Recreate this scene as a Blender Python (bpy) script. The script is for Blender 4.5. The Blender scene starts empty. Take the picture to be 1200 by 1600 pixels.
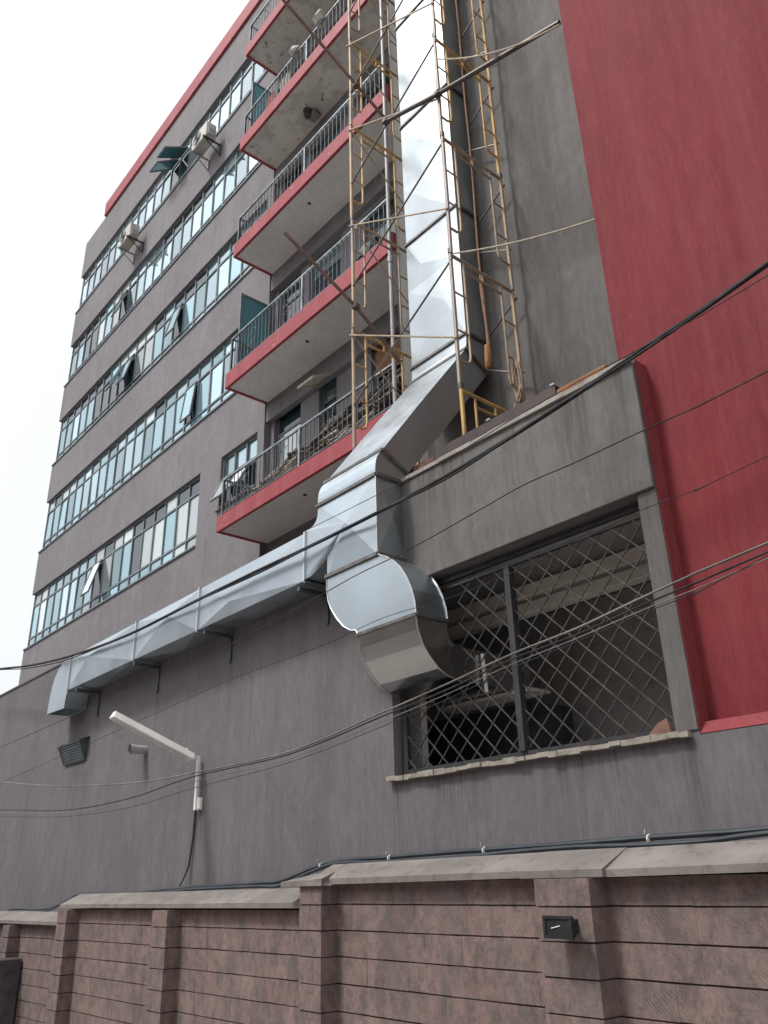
import bpy, bmesh, math, random
from mathutils import Vector, Matrix, noise
random.seed(7)
R = math.radians
scn = bpy.context.scene

# ------------------------------------------------------------------ camera
cam_d = bpy.data.cameras.new("camera"); cam = bpy.data.objects.new("camera", cam_d)
scn.collection.objects.link(cam); scn.camera = cam
yaw, pitch, roll = .8580, .41753, -.02764
cy, sy, cp, sp = math.cos(yaw), math.sin(yaw), math.cos(pitch), math.sin(pitch)
F = Vector((-sy*cp, cy*cp, sp)); Rt = Vector((cy, sy, 0)); U = Rt.cross(F)
c_, s_ = math.cos(roll), math.sin(roll)
R1 = c_*Rt + s_*U; U1 = -s_*Rt + c_*U
m = Matrix((R1, U1, -F)).transposed().to_4x4(); m.translation = Vector((0, 0, 1.6))
cam.matrix_world = m
cam_d.sensor_fit = 'HORIZONTAL'; cam_d.sensor_width = 36; cam_d.lens = 36*1290/1200
cam_d.clip_start = .05; cam_d.clip_end = 3000

# ------------------------------------------------------------------ light
SUN_EL, SUN_AZ = 58, 22           # high, in front of the facade and a little to the left
world = bpy.data.worlds.new("World"); scn.world = world; world.use_nodes = True
nt = world.node_tree; nt.nodes.clear()
sky = nt.nodes.new('ShaderNodeTexSky'); sky.sky_type = 'NISHITA'; sky.sun_disc = False
sky.sun_elevation = R(SUN_EL); sky.sun_rotation = R(180+SUN_AZ)
sky.air_density = 1.0; sky.dust_density = 8.0; sky.ozone_density = .5
hs = nt.nodes.new('ShaderNodeHueSaturation'); hs.inputs['Saturation'].default_value = .22
mx = nt.nodes.new('ShaderNodeMix'); mx.data_type = 'RGBA'; mx.inputs[0].default_value = .5
mx.inputs[7].default_value = (10.2, 10.5, 11.1, 1)      # even thin cloud laid over the sky
bg = nt.nodes.new('ShaderNodeBackground'); bg.inputs['Strength'].default_value = .12
wo = nt.nodes.new('ShaderNodeOutputWorld')
nt.links.new(sky.outputs[0], hs.inputs['Color']); nt.links.new(hs.outputs[0], mx.inputs[6])
nt.links.new(mx.outputs[2], bg.inputs[0]); nt.links.new(bg.outputs[0], wo.inputs[0])
sd = bpy.data.lights.new("sun", 'SUN'); sd.energy = 2.1; sd.angle = R(8); sd.color = (1, .975, .935)
sun = bpy.data.objects.new("sun", sd); scn.collection.objects.link(sun)
az, el = R(SUN_AZ), R(SUN_EL)
sdir = Vector((-math.sin(az)*math.cos(el), -math.cos(az)*math.cos(el), math.sin(el)))   # towards the sun
sun.rotation_euler = sdir.to_track_quat('Z', 'Y').to_euler()
vs = scn.view_settings
vs.view_transform = 'Standard'; vs.look = 'None'; vs.gamma = 1; vs.use_curve_mapping = False
vs.exposure = .3

# ------------------------------------------------------------------ planes of the place (metres, camera at x=y=0)
YD, YW, YW2, YS, YT, YR = 5.2, 4.8, 6.78, 6.72, 7.65, 5.35

# ------------------------------------------------------------------ helpers
col = scn.collection
class MB:
    def __init__(s): s.v = []; s.f = []
    def add(s, vs, fs):
        n = len(s.v); s.v += [tuple(v) for v in vs]; s.f += [tuple(i+n for i in f) for f in fs]; return s
    def box(s, x0, x1, y0, y1, z0, z1):
        return s.add([(x, y, z) for z in (z0, z1) for y in (y0, y1) for x in (x0, x1)],
                     [(0, 2, 3, 1), (4, 5, 7, 6), (0, 1, 5, 4), (2, 6, 7, 3), (0, 4, 6, 2), (1, 3, 7, 5)])
    def tube(s, pts, r, n=8, caps=True, phase=0.0):
        pts = [Vector(p) for p in pts]; rs = r if isinstance(r, (list, tuple)) else [r]*len(pts)
        base = len(s.v); ref = None
        for i, p in enumerate(pts):
            t = (pts[min(i+1, len(pts)-1)] - pts[max(i-1, 0)]).normalized()
            if ref is None:
                ref = Vector((0, 0, 1)) if abs(t.z) < .9 else Vector((0, 1, 0))
            a = (ref - t*ref.dot(t)).normalized(); b = t.cross(a); ref = a
            for k in range(n):
                w = 2*math.pi*k/n + phase
                s.v.append(tuple(p + (a*math.cos(w) + b*math.sin(w))*rs[i]))
        for i in range(len(pts)-1):
            for k in range(n):
                k2 = (k+1) % n
                s.f.append((base+i*n+k, base+(i+1)*n+k, base+(i+1)*n+k2, base+i*n+k2))
        if caps:
            s.f.append(tuple(base+k for k in range(n)))
            s.f.append(tuple(base+(len(pts)-1)*n+k for k in reversed(range(n))))
        return s
    def bar(s, p0, p1, w): return s.tube([p0, p1], w*.7071, 4, True, math.pi/4)
    def prism(s, poly, axis, a0, a1):
        n = len(poly)
        def P(u, v, a): return (a, u, v) if axis == 'X' else (u, a, v) if axis == 'Y' else (u, v, a)
        vs = [P(u, v, a0) for u, v in poly] + [P(u, v, a1) for u, v in poly]
        fs = [tuple(range(n)), tuple(reversed(range(n, 2*n)))] + [(i, i+n, (i+1) % n+n, (i+1) % n) for i in range(n)]
        return s.add(vs, fs)
    def mesh(s, name, mat, smooth=False, bevel=0, fix=True):
        me = bpy.data.meshes.new(name); me.from_pydata(s.v, [], s.f)
        if mat: me.materials.append(mat)
        bm = bmesh.new(); bm.from_mesh(me)
        if fix: bmesh.ops.recalc_face_normals(bm, faces=bm.faces)
        if bevel:
            es = [e for e in bm.edges if len(e.link_faces) == 2 and e.calc_face_angle(0) > .6]
            bmesh.ops.bevel(bm, geom=es, offset=bevel, segments=1, affect='EDGES')
        bm.to_mesh(me); bm.free()
        if smooth: me.shade_smooth(); me.set_sharp_from_angle(angle=R(35))
        return me

def link(name, me, parent=None, loc=None, rot=None):
    o = bpy.data.objects.new(name, me); col.objects.link(o)
    if parent: o.parent = parent
    if loc is not None: o.location = loc
    if rot is not None: o.rotation_euler = rot
    return o
def tag(o, label, cat, group=None):
    o['label'] = label; o['category'] = cat
    if group: o['group'] = group
    return o
def thing(name, label, cat, loc=(0, 0, 0), group=None):
    return tag(link(name, None, None, loc), label, cat, group)
def part(name, mb, mat, parent, smooth=False, bevel=0, loc=None, rot=None, label=None, stuff=False):
    o = link(name, mb.mesh(name, mat, smooth, bevel), parent, loc, rot)
    if label: o['label'] = label
    if stuff: o['kind'] = 'stuff'
    return o
def struct(name, mb, mat, **k):
    o = part(name, mb, mat, None, **k); o['kind'] = 'structure'; return o

# ------------------------------------------------------------------ materials
def lin(h):
    f = lambda c: c/12.92 if c <= .04045 else ((c+.055)/1.055)**2.4
    return tuple(f(int(h[i:i+2], 16)/255) for i in (0, 2, 4)) + (1,)
class MT:
    def __init__(s, name, color=(.5, .5, .5, 1), rough=.8, metal=0, spec=.5):
        s.m = bpy.data.materials.new(name); s.m.use_nodes = True; s.t = s.m.node_tree
        s.b = s.t.nodes['Principled BSDF']; s.geo = None
        s.b.inputs['Base Color'].default_value = color; s.b.inputs['Roughness'].default_value = rough
        s.b.inputs['Metallic'].default_value = metal; s.b.inputs['Specular IOR Level'].default_value = spec
    def n(s, t, **k):
        nd = s.t.nodes.new(t)
        for a, v in k.items(): setattr(nd, a, v)
        return nd
    def l(s, a, b): s.t.links.new(a, b)
    def noise(s, scale=(1, 1, 1), sc=1.0, detail=6, rough=.6, dist=0, obj=False):
        tc = s.n('ShaderNodeTexCoord') if obj else s.n('ShaderNodeNewGeometry')
        mp = s.n('ShaderNodeMapping'); mp.inputs['Scale'].default_value = scale
        s.l(tc.outputs['Object' if obj else 'Position'], mp.inputs[0])
        nz = s.n('ShaderNodeTexNoise'); nz.inputs['Scale'].default_value = sc; nz.inputs['Detail'].default_value = detail
        nz.inputs['Roughness'].default_value = rough; nz.inputs['Distortion'].default_value = dist
        s.l(mp.outputs[0], nz.inputs['Vector']); return nz.outputs['Fac']
    def ramp(s, fac, stops):
        r = s.n('ShaderNodeValToRGB'); e = r.color_ramp.elements
        while len(e) < len(stops): e.new(.5)
        for i, (p, c) in enumerate(stops): e[i].position = p; e[i].color = c if len(c) == 4 else (*c, 1)
        s.l(fac, r.inputs[0]); return r.outputs[0]
    def gray(s, fac, a, b, v0=0, v1=1): return s.ramp(fac, [(a, (v0, v0, v0)), (b, (v1, v1, v1))])
    def mix(s, fac, a, b, mode='MIX'):
        x = s.n('ShaderNodeMix', data_type='RGBA', blend_type=mode)
        for sock, val in ((x.inputs[0], fac), (x.inputs[6], a), (x.inputs[7], b)):
            if hasattr(val, 'default_value') or hasattr(val, 'links'): s.l(val, sock)
            else: sock.default_value = val
        return x.outputs[2]
    def base(s, c): s.l(c, s.b.inputs['Base Color']); return s
    def bump(s, fac, strength=.3, dist=.01, prev=None):
        b = s.n('ShaderNodeBump'); b.inputs['Strength'].default_value = strength; b.inputs['Distance'].default_value = dist
        s.l(fac, b.inputs['Height'])
        if prev: s.l(prev, b.inputs['Normal'])
        s.l(b.outputs[0], s.b.inputs['Normal']); return b.outputs[0]
    def rough(s, c): s.l(c, s.b.inputs['Roughness']); return s

def plaster(name, c1, c2, stain, streak=.5, rough=.85, spots=True):
    """rough cast plaster, dragged downwards, with rain streaks"""
    m = MT(name, rough=rough, spec=.25)
    big = m.noise((.5, .5, .35), 1.2, 5, .6)
    a = m.mix(m.gray(big, .35, .65), c1, c2)
    st = m.noise((5, 5, .35), 1.6, 8, .65)
    a = m.mix(m.gray(st, .45, .72, 0, streak), a, stain, 'MIX')
    st2 = m.noise((30, 30, 5), 1.0, 6, .75, .4)
    a = m.mix(m.gray(st2, .3, .7, .82, 1.16), (0, 0, 0, 1), a, 'MIX') if False else m.mix(.8, a, m.mix(1.0, a, m.gray(st2, .3, .7, .68, 1.12), 'MULTIPLY'))
    ls = m.noise((2.3, 2.3, .13), 1.0, 7, .7, .3)
    a = m.mix(m.gray(ls, .48, .74, 0, .55), a, stain)
    bl = m.noise((1, 1, .8), 2.6, 7, .72, .5)
    a = m.mix(m.gray(bl, .5, .66, 0, .28), a, tuple(min(1, x*1.22) for x in c2[:3])+(1,))
    if spots:
        sp_ = m.noise((9, 9, 4), 1.0, 3, .5)
        a = m.mix(m.gray(sp_, .70, .76, 0, .35), a, tuple(min(1, x*1.5) for x in c1[:3])+(1,))
    m.base(a)
    f1 = m.noise((60, 60, 16), 1.0, 5, .7); f2 = m.noise((3, 3, 1.5), 1.0, 4, .6)
    p = m.bump(f1, .55, .006); m.bump(f2, .35, .03, p)
    return m.m

def drips(mat, items, colr, strength=.6):
    """dirt runs below fittings: (x, half width, top z, length)"""
    t = mat.node_tree; b = t.nodes['Principled BSDF']; old = b.inputs['Base Color'].links[0].from_socket
    g = t.nodes.new('ShaderNodeNewGeometry'); sx = t.nodes.new('ShaderNodeSeparateXYZ'); t.links.new(g.outputs['Position'], sx.inputs[0])
    mp = t.nodes.new('ShaderNodeMapping'); mp.inputs['Scale'].default_value = (26, 26, .9); t.links.new(g.outputs['Position'], mp.inputs[0])
    nz = t.nodes.new('ShaderNodeTexNoise'); nz.inputs['Scale'].default_value = 1; nz.inputs['Detail'].default_value = 5; t.links.new(mp.outputs[0], nz.inputs['Vector'])
    def math_(op, a, c=None):
        n = t.nodes.new('ShaderNodeMath'); n.operation = op
        for i, v in enumerate((a, c)):
            if v is None: continue
            if isinstance(v, (int, float)): n.inputs[i].default_value = v
            else: t.links.new(v, n.inputs[i])
        return n.outputs[0]
    def mr(v, a, c, lo, hi):
        n = t.nodes.new('ShaderNodeMapRange'); n.inputs[1].default_value = a; n.inputs[2].default_value = c; n.inputs[3].default_value = lo; n.inputs[4].default_value = hi
        n.interpolation_type = 'SMOOTHSTEP'; t.links.new(v, n.inputs[0]); return n.outputs[0]
    acc = None
    for (x0, w, z0, ln) in items:
        dx = math_('ABSOLUTE', math_('SUBTRACT', sx.outputs[0], x0))
        f = math_('MULTIPLY', mr(dx, w*.3, w, 1, 0), math_('MULTIPLY', mr(sx.outputs[2], z0-ln, z0, 0, 1), math_('LESS_THAN', sx.outputs[2], z0)))
        acc = f if acc is None else math_('MAXIMUM', acc, f)
    r = mr(nz.outputs['Fac'], .42, .62, .15, 1)
    fac = math_('MULTIPLY', math_('MULTIPLY', acc, r), strength)
    x = t.nodes.new('ShaderNodeMix'); x.data_type = 'RGBA'; t.links.new(fac, x.inputs[0]); t.links.new(old, x.inputs[6]); x.inputs[7].default_value = colr
    t.links.new(x.outputs[2], b.inputs['Base Color'])

GREY = plaster('grey_plaster', (.142, .132, .139, 1), (.172, .161, .169, 1), (.106, .099, .104, 1), .4)
GREYU = plaster('grey_plaster_weathered', (.138, .131, .127, 1), (.182, .175, .168, 1), (.092, .084, .077, 1), .5)
GREYT = plaster('grey_plaster_tower_haze', (.192, .181, .19, 1), (.228, .216, .226, 1), (.155, .146, .154, 1), .35)  # same paint as GREY, lightened to put distance haze into the colour
drips(GREY, [(-11.3, .12, 3.33, .8), (-13.7, .5, 3.44, .9), (-9.6, .09, 2.42, .8), (-5.2, .5, 2.4, .5), (-3.8, .7, 2.4, .45), (-3.0, .12, 2.4, .9), (-5.95, .1, 2.4, 1.0), (-11.05, .06, 4.1, .9), (-9.04, .06, 4.1, 1.1),
    (-13.15, .06, 4.1, .7), (-1.9, .8, 2.42, .6)], (.06, .055, .055, 1), .55)
drips(GREYU, [(-4.9, .35, 5.32, .6), (-3.5, .25, 5.32, .9), (-4.2, .12, 5.32, .5), (-5.3, .2, 5.32, .8), (-3.05, .1, 5.32, 1.0)], (.065, .058, .05, 1), .6)
REDW = plaster('red_painted_plaster', (.215, .032, .038, 1), (.165, .025, .032, 1), (.24, .062, .064, 1), .45, .85)
RED = plaster('red_fascia_paint', (.33, .055, .07, 1), (.29, .05, .062, 1), (.38, .12, .13, 1), .3, .6)
RED2 = plaster('red_plaster_lit_rim', (.25, .05, .056, 1), (.22, .042, .05, 1), (.2, .05, .055, 1), .3, .8)  # wall red lightened: sky light caught by the rim is put into colour
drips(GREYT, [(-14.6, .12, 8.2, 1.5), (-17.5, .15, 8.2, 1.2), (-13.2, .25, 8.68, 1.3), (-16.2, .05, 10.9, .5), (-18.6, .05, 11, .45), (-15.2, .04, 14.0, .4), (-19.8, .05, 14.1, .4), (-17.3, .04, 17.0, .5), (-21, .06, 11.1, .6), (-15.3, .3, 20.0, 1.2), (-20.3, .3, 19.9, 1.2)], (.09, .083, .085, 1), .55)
SOFF = plaster('soffit_plaster', (.66, .645, .635, 1), (.73, .715, .7, 1), (.56, .54, .52, 1), .25, .9, False)
def chip(m_):
    t = m_.node_tree; b = t.nodes['Principled BSDF']; old = b.inputs['Base Color'].links[0].from_socket
    g = t.nodes.new('ShaderNodeNewGeometry'); n_ = t.nodes.new('ShaderNodeTexNoise'); n_.inputs['Scale'].default_value = 6; n_.inputs['Detail'].default_value = 7; n_.inputs['Roughness'].default_value = .75
    t.links.new(g.outputs['Position'], n_.inputs['Vector'])
    r = t.nodes.new('ShaderNodeValToRGB'); r.color_ramp.elements[0].position = .64; r.color_ramp.elements[1].position = .68; t.links.new(n_.outputs['Fac'], r.inputs[0])
    x = t.nodes.new('ShaderNodeMix'); x.data_type = 'RGBA'; t.links.new(r.outputs[0], x.inputs[0]); t.links.new(old, x.inputs[6]); x.inputs[7].default_value = (.52, .32, .31, 1)
    t.links.new(x.outputs[2], b.inputs['Base Color'])
chip(RED)
def soffit_worn():
    m = MT('soffit_plaster_peeling', rough=.9, spec=.2)
    n1 = m.noise((1, 1, 1), 1.1, 6, .7); n2 = m.noise((1, 1, 1), 3.5, 5, .7)
    a = m.mix(m.gray(n1, .5, .58), (.6, .57, .54, 1), (.46, .43, .40, 1))
    a = m.mix(m.gray(n2, .60, .66, 0, .8), a, (.2, .18, .15, 1)); m.base(a); m.bump(n2, .6, .02); return m.m
SOFFW = soffit_worn()
def concrete(name, c1, c2, dark, sc=2.2):
    m = MT(name, rough=.92, spec=.2)
    n1 = m.noise((1, 1, 1), sc, 8, .65); n2 = m.noise((1, 1, 1), sc*4, 6, .7)
    a = m.mix(m.gray(n1, .35, .65), c1, c2); a = m.mix(m.gray(n2, .55, .72, 0, .7), a, dark)
    m.base(a); m.bump(n2, .5, .015); return m.m
COPE = concrete('coping_concrete', (.235, .214, .198, 1), (.165, .148, .137, 1), (.085, .076, .07, 1))
SILL = concrete('sill_mortar', (.36, .33, .28, 1), (.24, .22, .19, 1), (.12, .11, .1, 1), 6)
COPE2 = concrete('parapet_coping', (.38, .35, .31, 1), (.28, .26, .235, 1), (.17, .155, .14, 1), 4)
COPE3 = concrete('pale_beam_paint', (.74, .7, .62, 1), (.62, .58, .52, 1), (.4, .37, .33, 1), 3)
MORT = concrete('joint_mortar', (.07, .052, .046, 1), (.095, .074, .066, 1), (.04, .032, .03, 1))
PIER = concrete('stained_concrete', (.12, .105, .1, 1), (.06, .057, .06, 1), (.025, .028, .035, 1), 1.6)
ROOM = concrete('room_plaster', (.55, .53, .52, 1), (.48, .46, .45, 1), (.22, .2, .2, 1))
def stone():
    m = MT('quarried_stone', rough=.95, spec=.15)
    oi = m.n('ShaderNodeObjectInfo')
    tone = m.ramp(oi.outputs['Random'], [(0, (.222, .15, .138)), (.3, (.25, .175, .158)), (.55, (.228, .162, .15)), (.8, (.262, .185, .165)), (1, (.205, .152, .145))])
    n1 = m.noise((1, 1, .7), 8.0, 8, .78); n2 = m.noise((1, 1, 1), 30, 6, .75)
    a = m.mix(m.gray(n1, .42, .6, 0, .85), tone, (.112, .096, .092, 1))
    n3 = m.noise((3.2, 3.2, .6), 1.4, 6, .7)
    a = m.mix(m.gray(n3, .52, .75, 0, .45), a, (.29, .235, .215, 1))
    a = m.mix(m.gray(n2, .5, .72, 0, .7), a, (.09, .075, .07, 1))
    n4 = m.noise((2.6, 2.6, 1.2), 1.0, 6, .75)
    a = m.mix(m.gray(n4, .48, .68, 0, .6), a, (.13, .122, .118, 1))
    # chisel strokes: diagonal waves in patches
    tc = m.n('ShaderNodeNewGeometry'); mp = m.n('ShaderNodeMapping'); mp.inputs['Rotation'].default_value = (0, R(40), 0)
    m.l(tc.outputs['Position'], mp.inputs[0])
    wv = m.n('ShaderNodeTexWave'); wv.inputs['Scale'].default_value = 13; wv.inputs['Distortion'].default_value = 7; wv.inputs['Detail'].default_value = 3
    m.l(mp.outputs[0], wv.inputs['Vector'])
    patch = m.gray(m.noise((1, 1, 1.6), 2.7, 5, .7), .54, .7)
    wf = m.mix(patch, (.5, .5, .5, 1), wv.outputs['Fac'])
    a = m.mix(m.mix(1.0, patch, m.gray(wv.outputs['Fac'], .0, .35, .55, 0), 'MULTIPLY'), a, (.13, .1, .095, 1))
    m.base(a); p = m.bump(wf, .45, .01); p = m.bump(n2, .5, .006, p); m.bump(n1, .5, .02, p); return m.m
STONE = stone()
def galv(name, c=(.48, .54, .58, 1), r0=.3, r1=.47, dent=.35):
    m = MT(name, c, .3, 1.0)
    dull = m.noise((1, 1, 1), 1.3, 7, .7)
    a = m.mix(m.gray(dull, .42, .68, 0, .5), c, tuple(x*.82 for x in c[:3])+(1,))
    
    smear = m.noise((7, 7, .6), 1.0, 2, .5)
    a = m.mix(m.gray(smear, .62, .8, 0, .2), a, (.42, .42, .41, 1)); m.base(a)
    m.rough(m.gray(m.noise((1, 1, 1), 2.4, 6, .7), .3, .7, r0, r1))
    d = m.noise((1, 1, .6), 1.3, 1, .3); d2 = m.noise((1, 1, 1), 3.2, 0, .3)
    p = m.bump(d, dent, .12); m.bump(d2, dent*.25, .03, p); return m.m
GALV = galv('galvanised_sheet')
GALVD = galv('galvanised_sheet_dull', (.41, .455, .485, 1), .34, .48, .2)
GALVR = galv('galvanised_riser_sheet', (.4, .445, .47, 1), .3, .42, .5)
GALVB = galv('galvanised_edge_bead', (.66, .68, .69, 1), .3, .4, .1)
def metal(name, c1, c2, rough=.5, met=.6, sc=6, lo=.42, hi=.6, bump=.15):
    m = MT(name, c1, rough, met)
    n = m.noise((1, 1, 1), sc, 6, .7); m.base(m.mix(m.gray(n, lo, hi), c1, c2)); m.bump(n, bump, .004); return m.m
ANGLE = metal('flange_angle_steel', (.2, .2, .195, 1), (.13, .12, .11, 1), .45, .7)
DARKST = metal('dark_steel_paint', (.035, .04, .046, 1), (.06, .055, .055, 1), .5, .3)
GRB = metal('brown_grille_bar', (.045, .042, .042, 1), (.1, .088, .078, 1), .5, .3, 9)  # lighter brown tone for the bars of one diagonal direction
BRKT = metal('bracket_paint', (.06, .08, .1, 1), (.045, .055, .07, 1), .5, .2)
RAIL = metal('railing_grey_paint', (.13, .145, .16, 1), (.07, .075, .085, 1), .42, .5)
RAILP = metal('handrail_worn_paint', (.3, .33, .35, 1), (.14, .16, .18, 1), .38, .6)
FRAME = metal('window_frame_steel', (.13, .155, .17, 1), (.175, .2, .215, 1), .5, .2)
SCAFY = metal('scaffold_yellow_paint', (.56, .37, .13, 1), (.36, .23, .1, 1), .6, .1, 5)
SCAFT = metal('scaffold_worn_tan', (.42, .31, .2, 1), (.28, .235, .19, 1), .6, .2, 4)
SCAFG = metal('scaffold_bare_steel', (.24, .21, .2, 1), (.33, .27, .2, 1), .5, .5, 4)
TUBED = metal('dark_scaffold_tube', (.07, .065, .062, 1), (.12, .085, .065, 1), .5, .4, 5)
TUBER = metal('rusty_brown_tube', (.13, .085, .075, 1), (.2, .12, .09, 1), .65, .2, 5)
RUST = metal('rusty_steel', (.1, .05, .035, 1), (.2, .1, .065, 1), .8, .1, 5)
CHAN = metal('channel_oxide_paint', (.022, .013, .013, 1), (.045, .024, .022, 1), .6, 0, 5)
WHITEM = metal('white_enamel', (.84, .83, .8, 1), (.74, .72, .68, 1), .4, 0, 3)
ACM = metal('ac_casing_cream', (.5, .48, .43, 1), (.38, .355, .315, 1), .5, 0, 2)
PVC = metal('grey_pvc', (.36, .35, .35, 1), (.27, .265, .265, 1), .5, 0, 3)
CABLE = metal('black_cable', (.012, .012, .015, 1), (.03, .03, .034, 1), .85, 0, 8)
CABLEG = metal('pale_lit_wire', (.2, .185, .17, 1), (.09, .085, .08, 1), .6, 0, 1.2)  # paleness of the lit wire is put into its colour
CONDM = metal('blue_black_conduit', (.016, .022, .03, 1), (.03, .04, .05, 1), .5, 0, 3)
ROPE = metal('sisal_rope', (.42, .33, .24, 1), (.3, .23, .17, 1), .95, 0, 30, .4, .6, .6)
ROPEW = metal('pale_rope', (.5, .44, .35, 1), (.36, .3, .24, 1), .95, 0, 30, .4, .6, .6)
ROPER = metal('reddish_wrapped_rope', (.2, .11, .075, 1), (.3, .19, .12, 1), .95, 0, 20, .4, .6, .6)
ROPEO = metal('orange_cloth_knot', (.45, .2, .06, 1), (.3, .16, .07, 1), .95, 0, 20)
WOOD = metal('grey_old_timber', (.36, .32, .28, 1), (.2, .175, .15, 1), .9, 0, 7, .4, .62, .4)
WOODP = metal('pale_sawn_timber', (.55, .5, .43, 1), (.4, .35, .3, 1), .9, 0, 7, .4, .62, .4)
WOODD = metal('dark_weathered_timber', (.06, .055, .052, 1), (.14, .12, .1, 1), .9, 0, 7, .4, .62, .4)
PLANK = metal('orange_plank', (.3, .14, .06, 1), (.2, .1, .05, 1), .9, 0, 6)
BLACKP = metal('black_plastic', (.008, .009, .011, 1), (.016, .018, .021, 1), .6, 0, 6)
TIE = metal('white_cable_tie', (.7, .7, .68, 1), (.6, .6, .58, 1), .6, 0, 6)
CLOTH = metal('pale_cloth', (.46, .44, .41, 1), (.26, .25, .235, 1), .95, 0, 4)
CLOTHR = metal('reddish_cloth', (.4, .14, .12, 1), (.3, .1, .1, 1), .95, 0, 4)
LOUV = metal('louvre_grey', (.10, .12, .135, 1), (.07, .08, .09, 1), .5, .2, 5)
def glass(name, c, ior, rough=.03, wav=.15, met=0):
    m = MT(name, c, rough, met, .5); m.b.inputs['IOR'].default_value = ior
    oi = m.n('ShaderNodeObjectInfo')
    n = m.noise((1, 1, 1), 1.5, 2, .4); m.bump(n, wav, .02)
    hsv = m.n('ShaderNodeHueSaturation'); hsv.inputs['Color'].default_value = c
    m.l(m.gray(oi.outputs['Random'], 0, 1, .5, 1.45), hsv.inputs['Value']); m.base(hsv.outputs[0]); return m.m
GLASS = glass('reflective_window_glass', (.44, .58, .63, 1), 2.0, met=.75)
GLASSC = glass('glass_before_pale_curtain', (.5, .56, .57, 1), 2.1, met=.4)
GLASSD = glass('dark_window_glass', (.02, .035, .045, 1), 1.7)
GLASST = glass('teal_open_sash_glass', (.1, .27, .31, 1), 1.9)
OPPW = plaster('cream_street_plaster', (.44, .39, .33, 1), (.38, .33, .28, 1), (.28, .24, .2, 1), .4)
GLASSW = glass('white_sash_glass', (.8, .84, .85, 1), 1.8, .15)  # plain white base colour for open sashes of the lowest storey
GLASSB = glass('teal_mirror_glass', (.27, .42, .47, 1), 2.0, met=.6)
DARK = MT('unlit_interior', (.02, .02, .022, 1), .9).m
def ground_m():
    m = MT('dusty_road', rough=.95, spec=.2)
    n = m.noise((1, 1, 1), .8, 8, .7); m.base(m.mix(m.gray(n, .35, .65), (.3, .275, .25, 1), (.24, .22, .2, 1))); m.bump(n, .3, .03); return m.m
GROUND = ground_m()

# ------------------------------------------------------------------ ground
struct('ground', MB().box(-600, 600, -600, 600, -1.0, -.6), GROUND)

# ================================================================== building across the street (its image shows in glass and sheet metal)
opp = thing('street_building', 'cream and brown block across the street, facing the grey building', 'building')
ow = MB()
ow.box(-46, 16, -11.4, -11.2, -.6, 1.0)
for lvl in range(3):
    z = lvl*3.1
    ow.box(-46, 16, -11.4, -11.2, z+2.4, z+4.1)
    x = -46
    while x < 16:
        ow.box(x, x+1.1, -11.4, -11.2, z+1.0 if lvl == 0 else z+1.0, z+2.4); x += 3.1
part('wall', ow, OPPW, opp)
part('glazing', MB().box(-46, 16, -11.45, -11.41, -.6, 9.4), GLASSD, opp)
part('side_wall', MB().box(15.8, 16, -22, -11.41, -.6, 10.3).box(-46, -45.8, -22, -11.41, -.6, 10.3), OPPW, opp)
part('roof', MB().box(-45.8, 15.8, -22, -11.41, 10.0, 10.2), COPE, opp)

# ================================================================== PODIUM (grey lower building)
pod = thing('podium_building', 'low grey plastered block with the barred opening, in front of the tall tower', 'building')
XL, XR = -32, -2.894
WX0, WX1, WZ0, WZ1 = -5.97, -3.06, 2.45, 4.22
w = MB()
w.box(XL, WX0, YD, YD+.2, -.6, 5.32)
w.box(WX0, XR, YD, YD+.2, WZ1, 5.32).box(WX1, XR, YD, YD+.2, WZ0, WZ1)
w.box(WX0, 8, YD, YD+.2, -.6, 2.417).box(WX0, XR, YD, YD+.2, 2.417, WZ0)
part('wall', w, GREY, pod)
part('lintel_wall', MB().box(-6.12, XR-.003, YD-.04, YD-.003, WZ1, 5.32), GREYU, pod, bevel=.006)
part('pillar', MB().box(WX1+.002, XR-.003, YD-.012, YD-.002, WZ0, WZ1-.004), GREYU, pod)
cop = MB()
random.seed(3)
xs = [-6.2+i*.22 for i in range(16)]; xs = [x for x in xs if x < XR-.05] + [XR]
for i in range(len(xs)-1):
    d = random.uniform(0, .012); cop.box(xs[i], xs[i+1], YD-.058-d, YD+.24, 5.321, 5.362+random.uniform(-.004, .005))
part('coping', cop, COPE2, pod)
part('coping', MB().box(XL, -6.205, YD-.02, YD+.24, 5.321, 5.35), GREY, pod)
# broken mortar sill
sl = MB(); x = -6.02
while x < -2.96:
    wd = random.uniform(.05, .16); x2 = min(x+wd, -2.95)
    sl.box(x, x2, YD-.045-random.uniform(0, .018), YD+.1, WZ0-.032-random.uniform(0, .016), WZ0+random.uniform(-.008, .004)); x = x2
part('sill', sl, SILL, pod)
# terrace floor, room behind the grille
part('terrace_floor', MB().box(XL, -3.2, YD+.201, YT, 4.42, 4.5), COPE, pod)
rm = MB()
rm.box(-9, -2.951, 7.3, 7.4, 1.8, 4.419).box(-9.1, -9, YD+.201, 7.4, 1.8, 4.419).box(-2.95, -2.88, YD+.201, 7.4, 1.8, 4.419)
part('room_wall', rm, ROOM, pod)
part('room_floor', MB().box(-9, -2.951, YD+.201, 7.3, 1.75, 1.8), ROOM, pod)
part('room_ceiling', MB().box(-9, -2.951, YD+.202, 7.3, 4.4, 4.418), ROOM, pod)
part('partition', MB().box(-6.9, -6.01, 5.6, 5.68, 1.8, 3.85), SOFF, pod)
part('ceiling_beam', MB().box(-8.9, -2.96, 6.0, 6.12, 4.04, 4.17), COPE3, pod, bevel=.01)
part('ceiling_beam', MB().box(-8.9, -2.96, 6.02, 6.16, 3.89, 4.0), COPE3, pod, bevel=.01)
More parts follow.
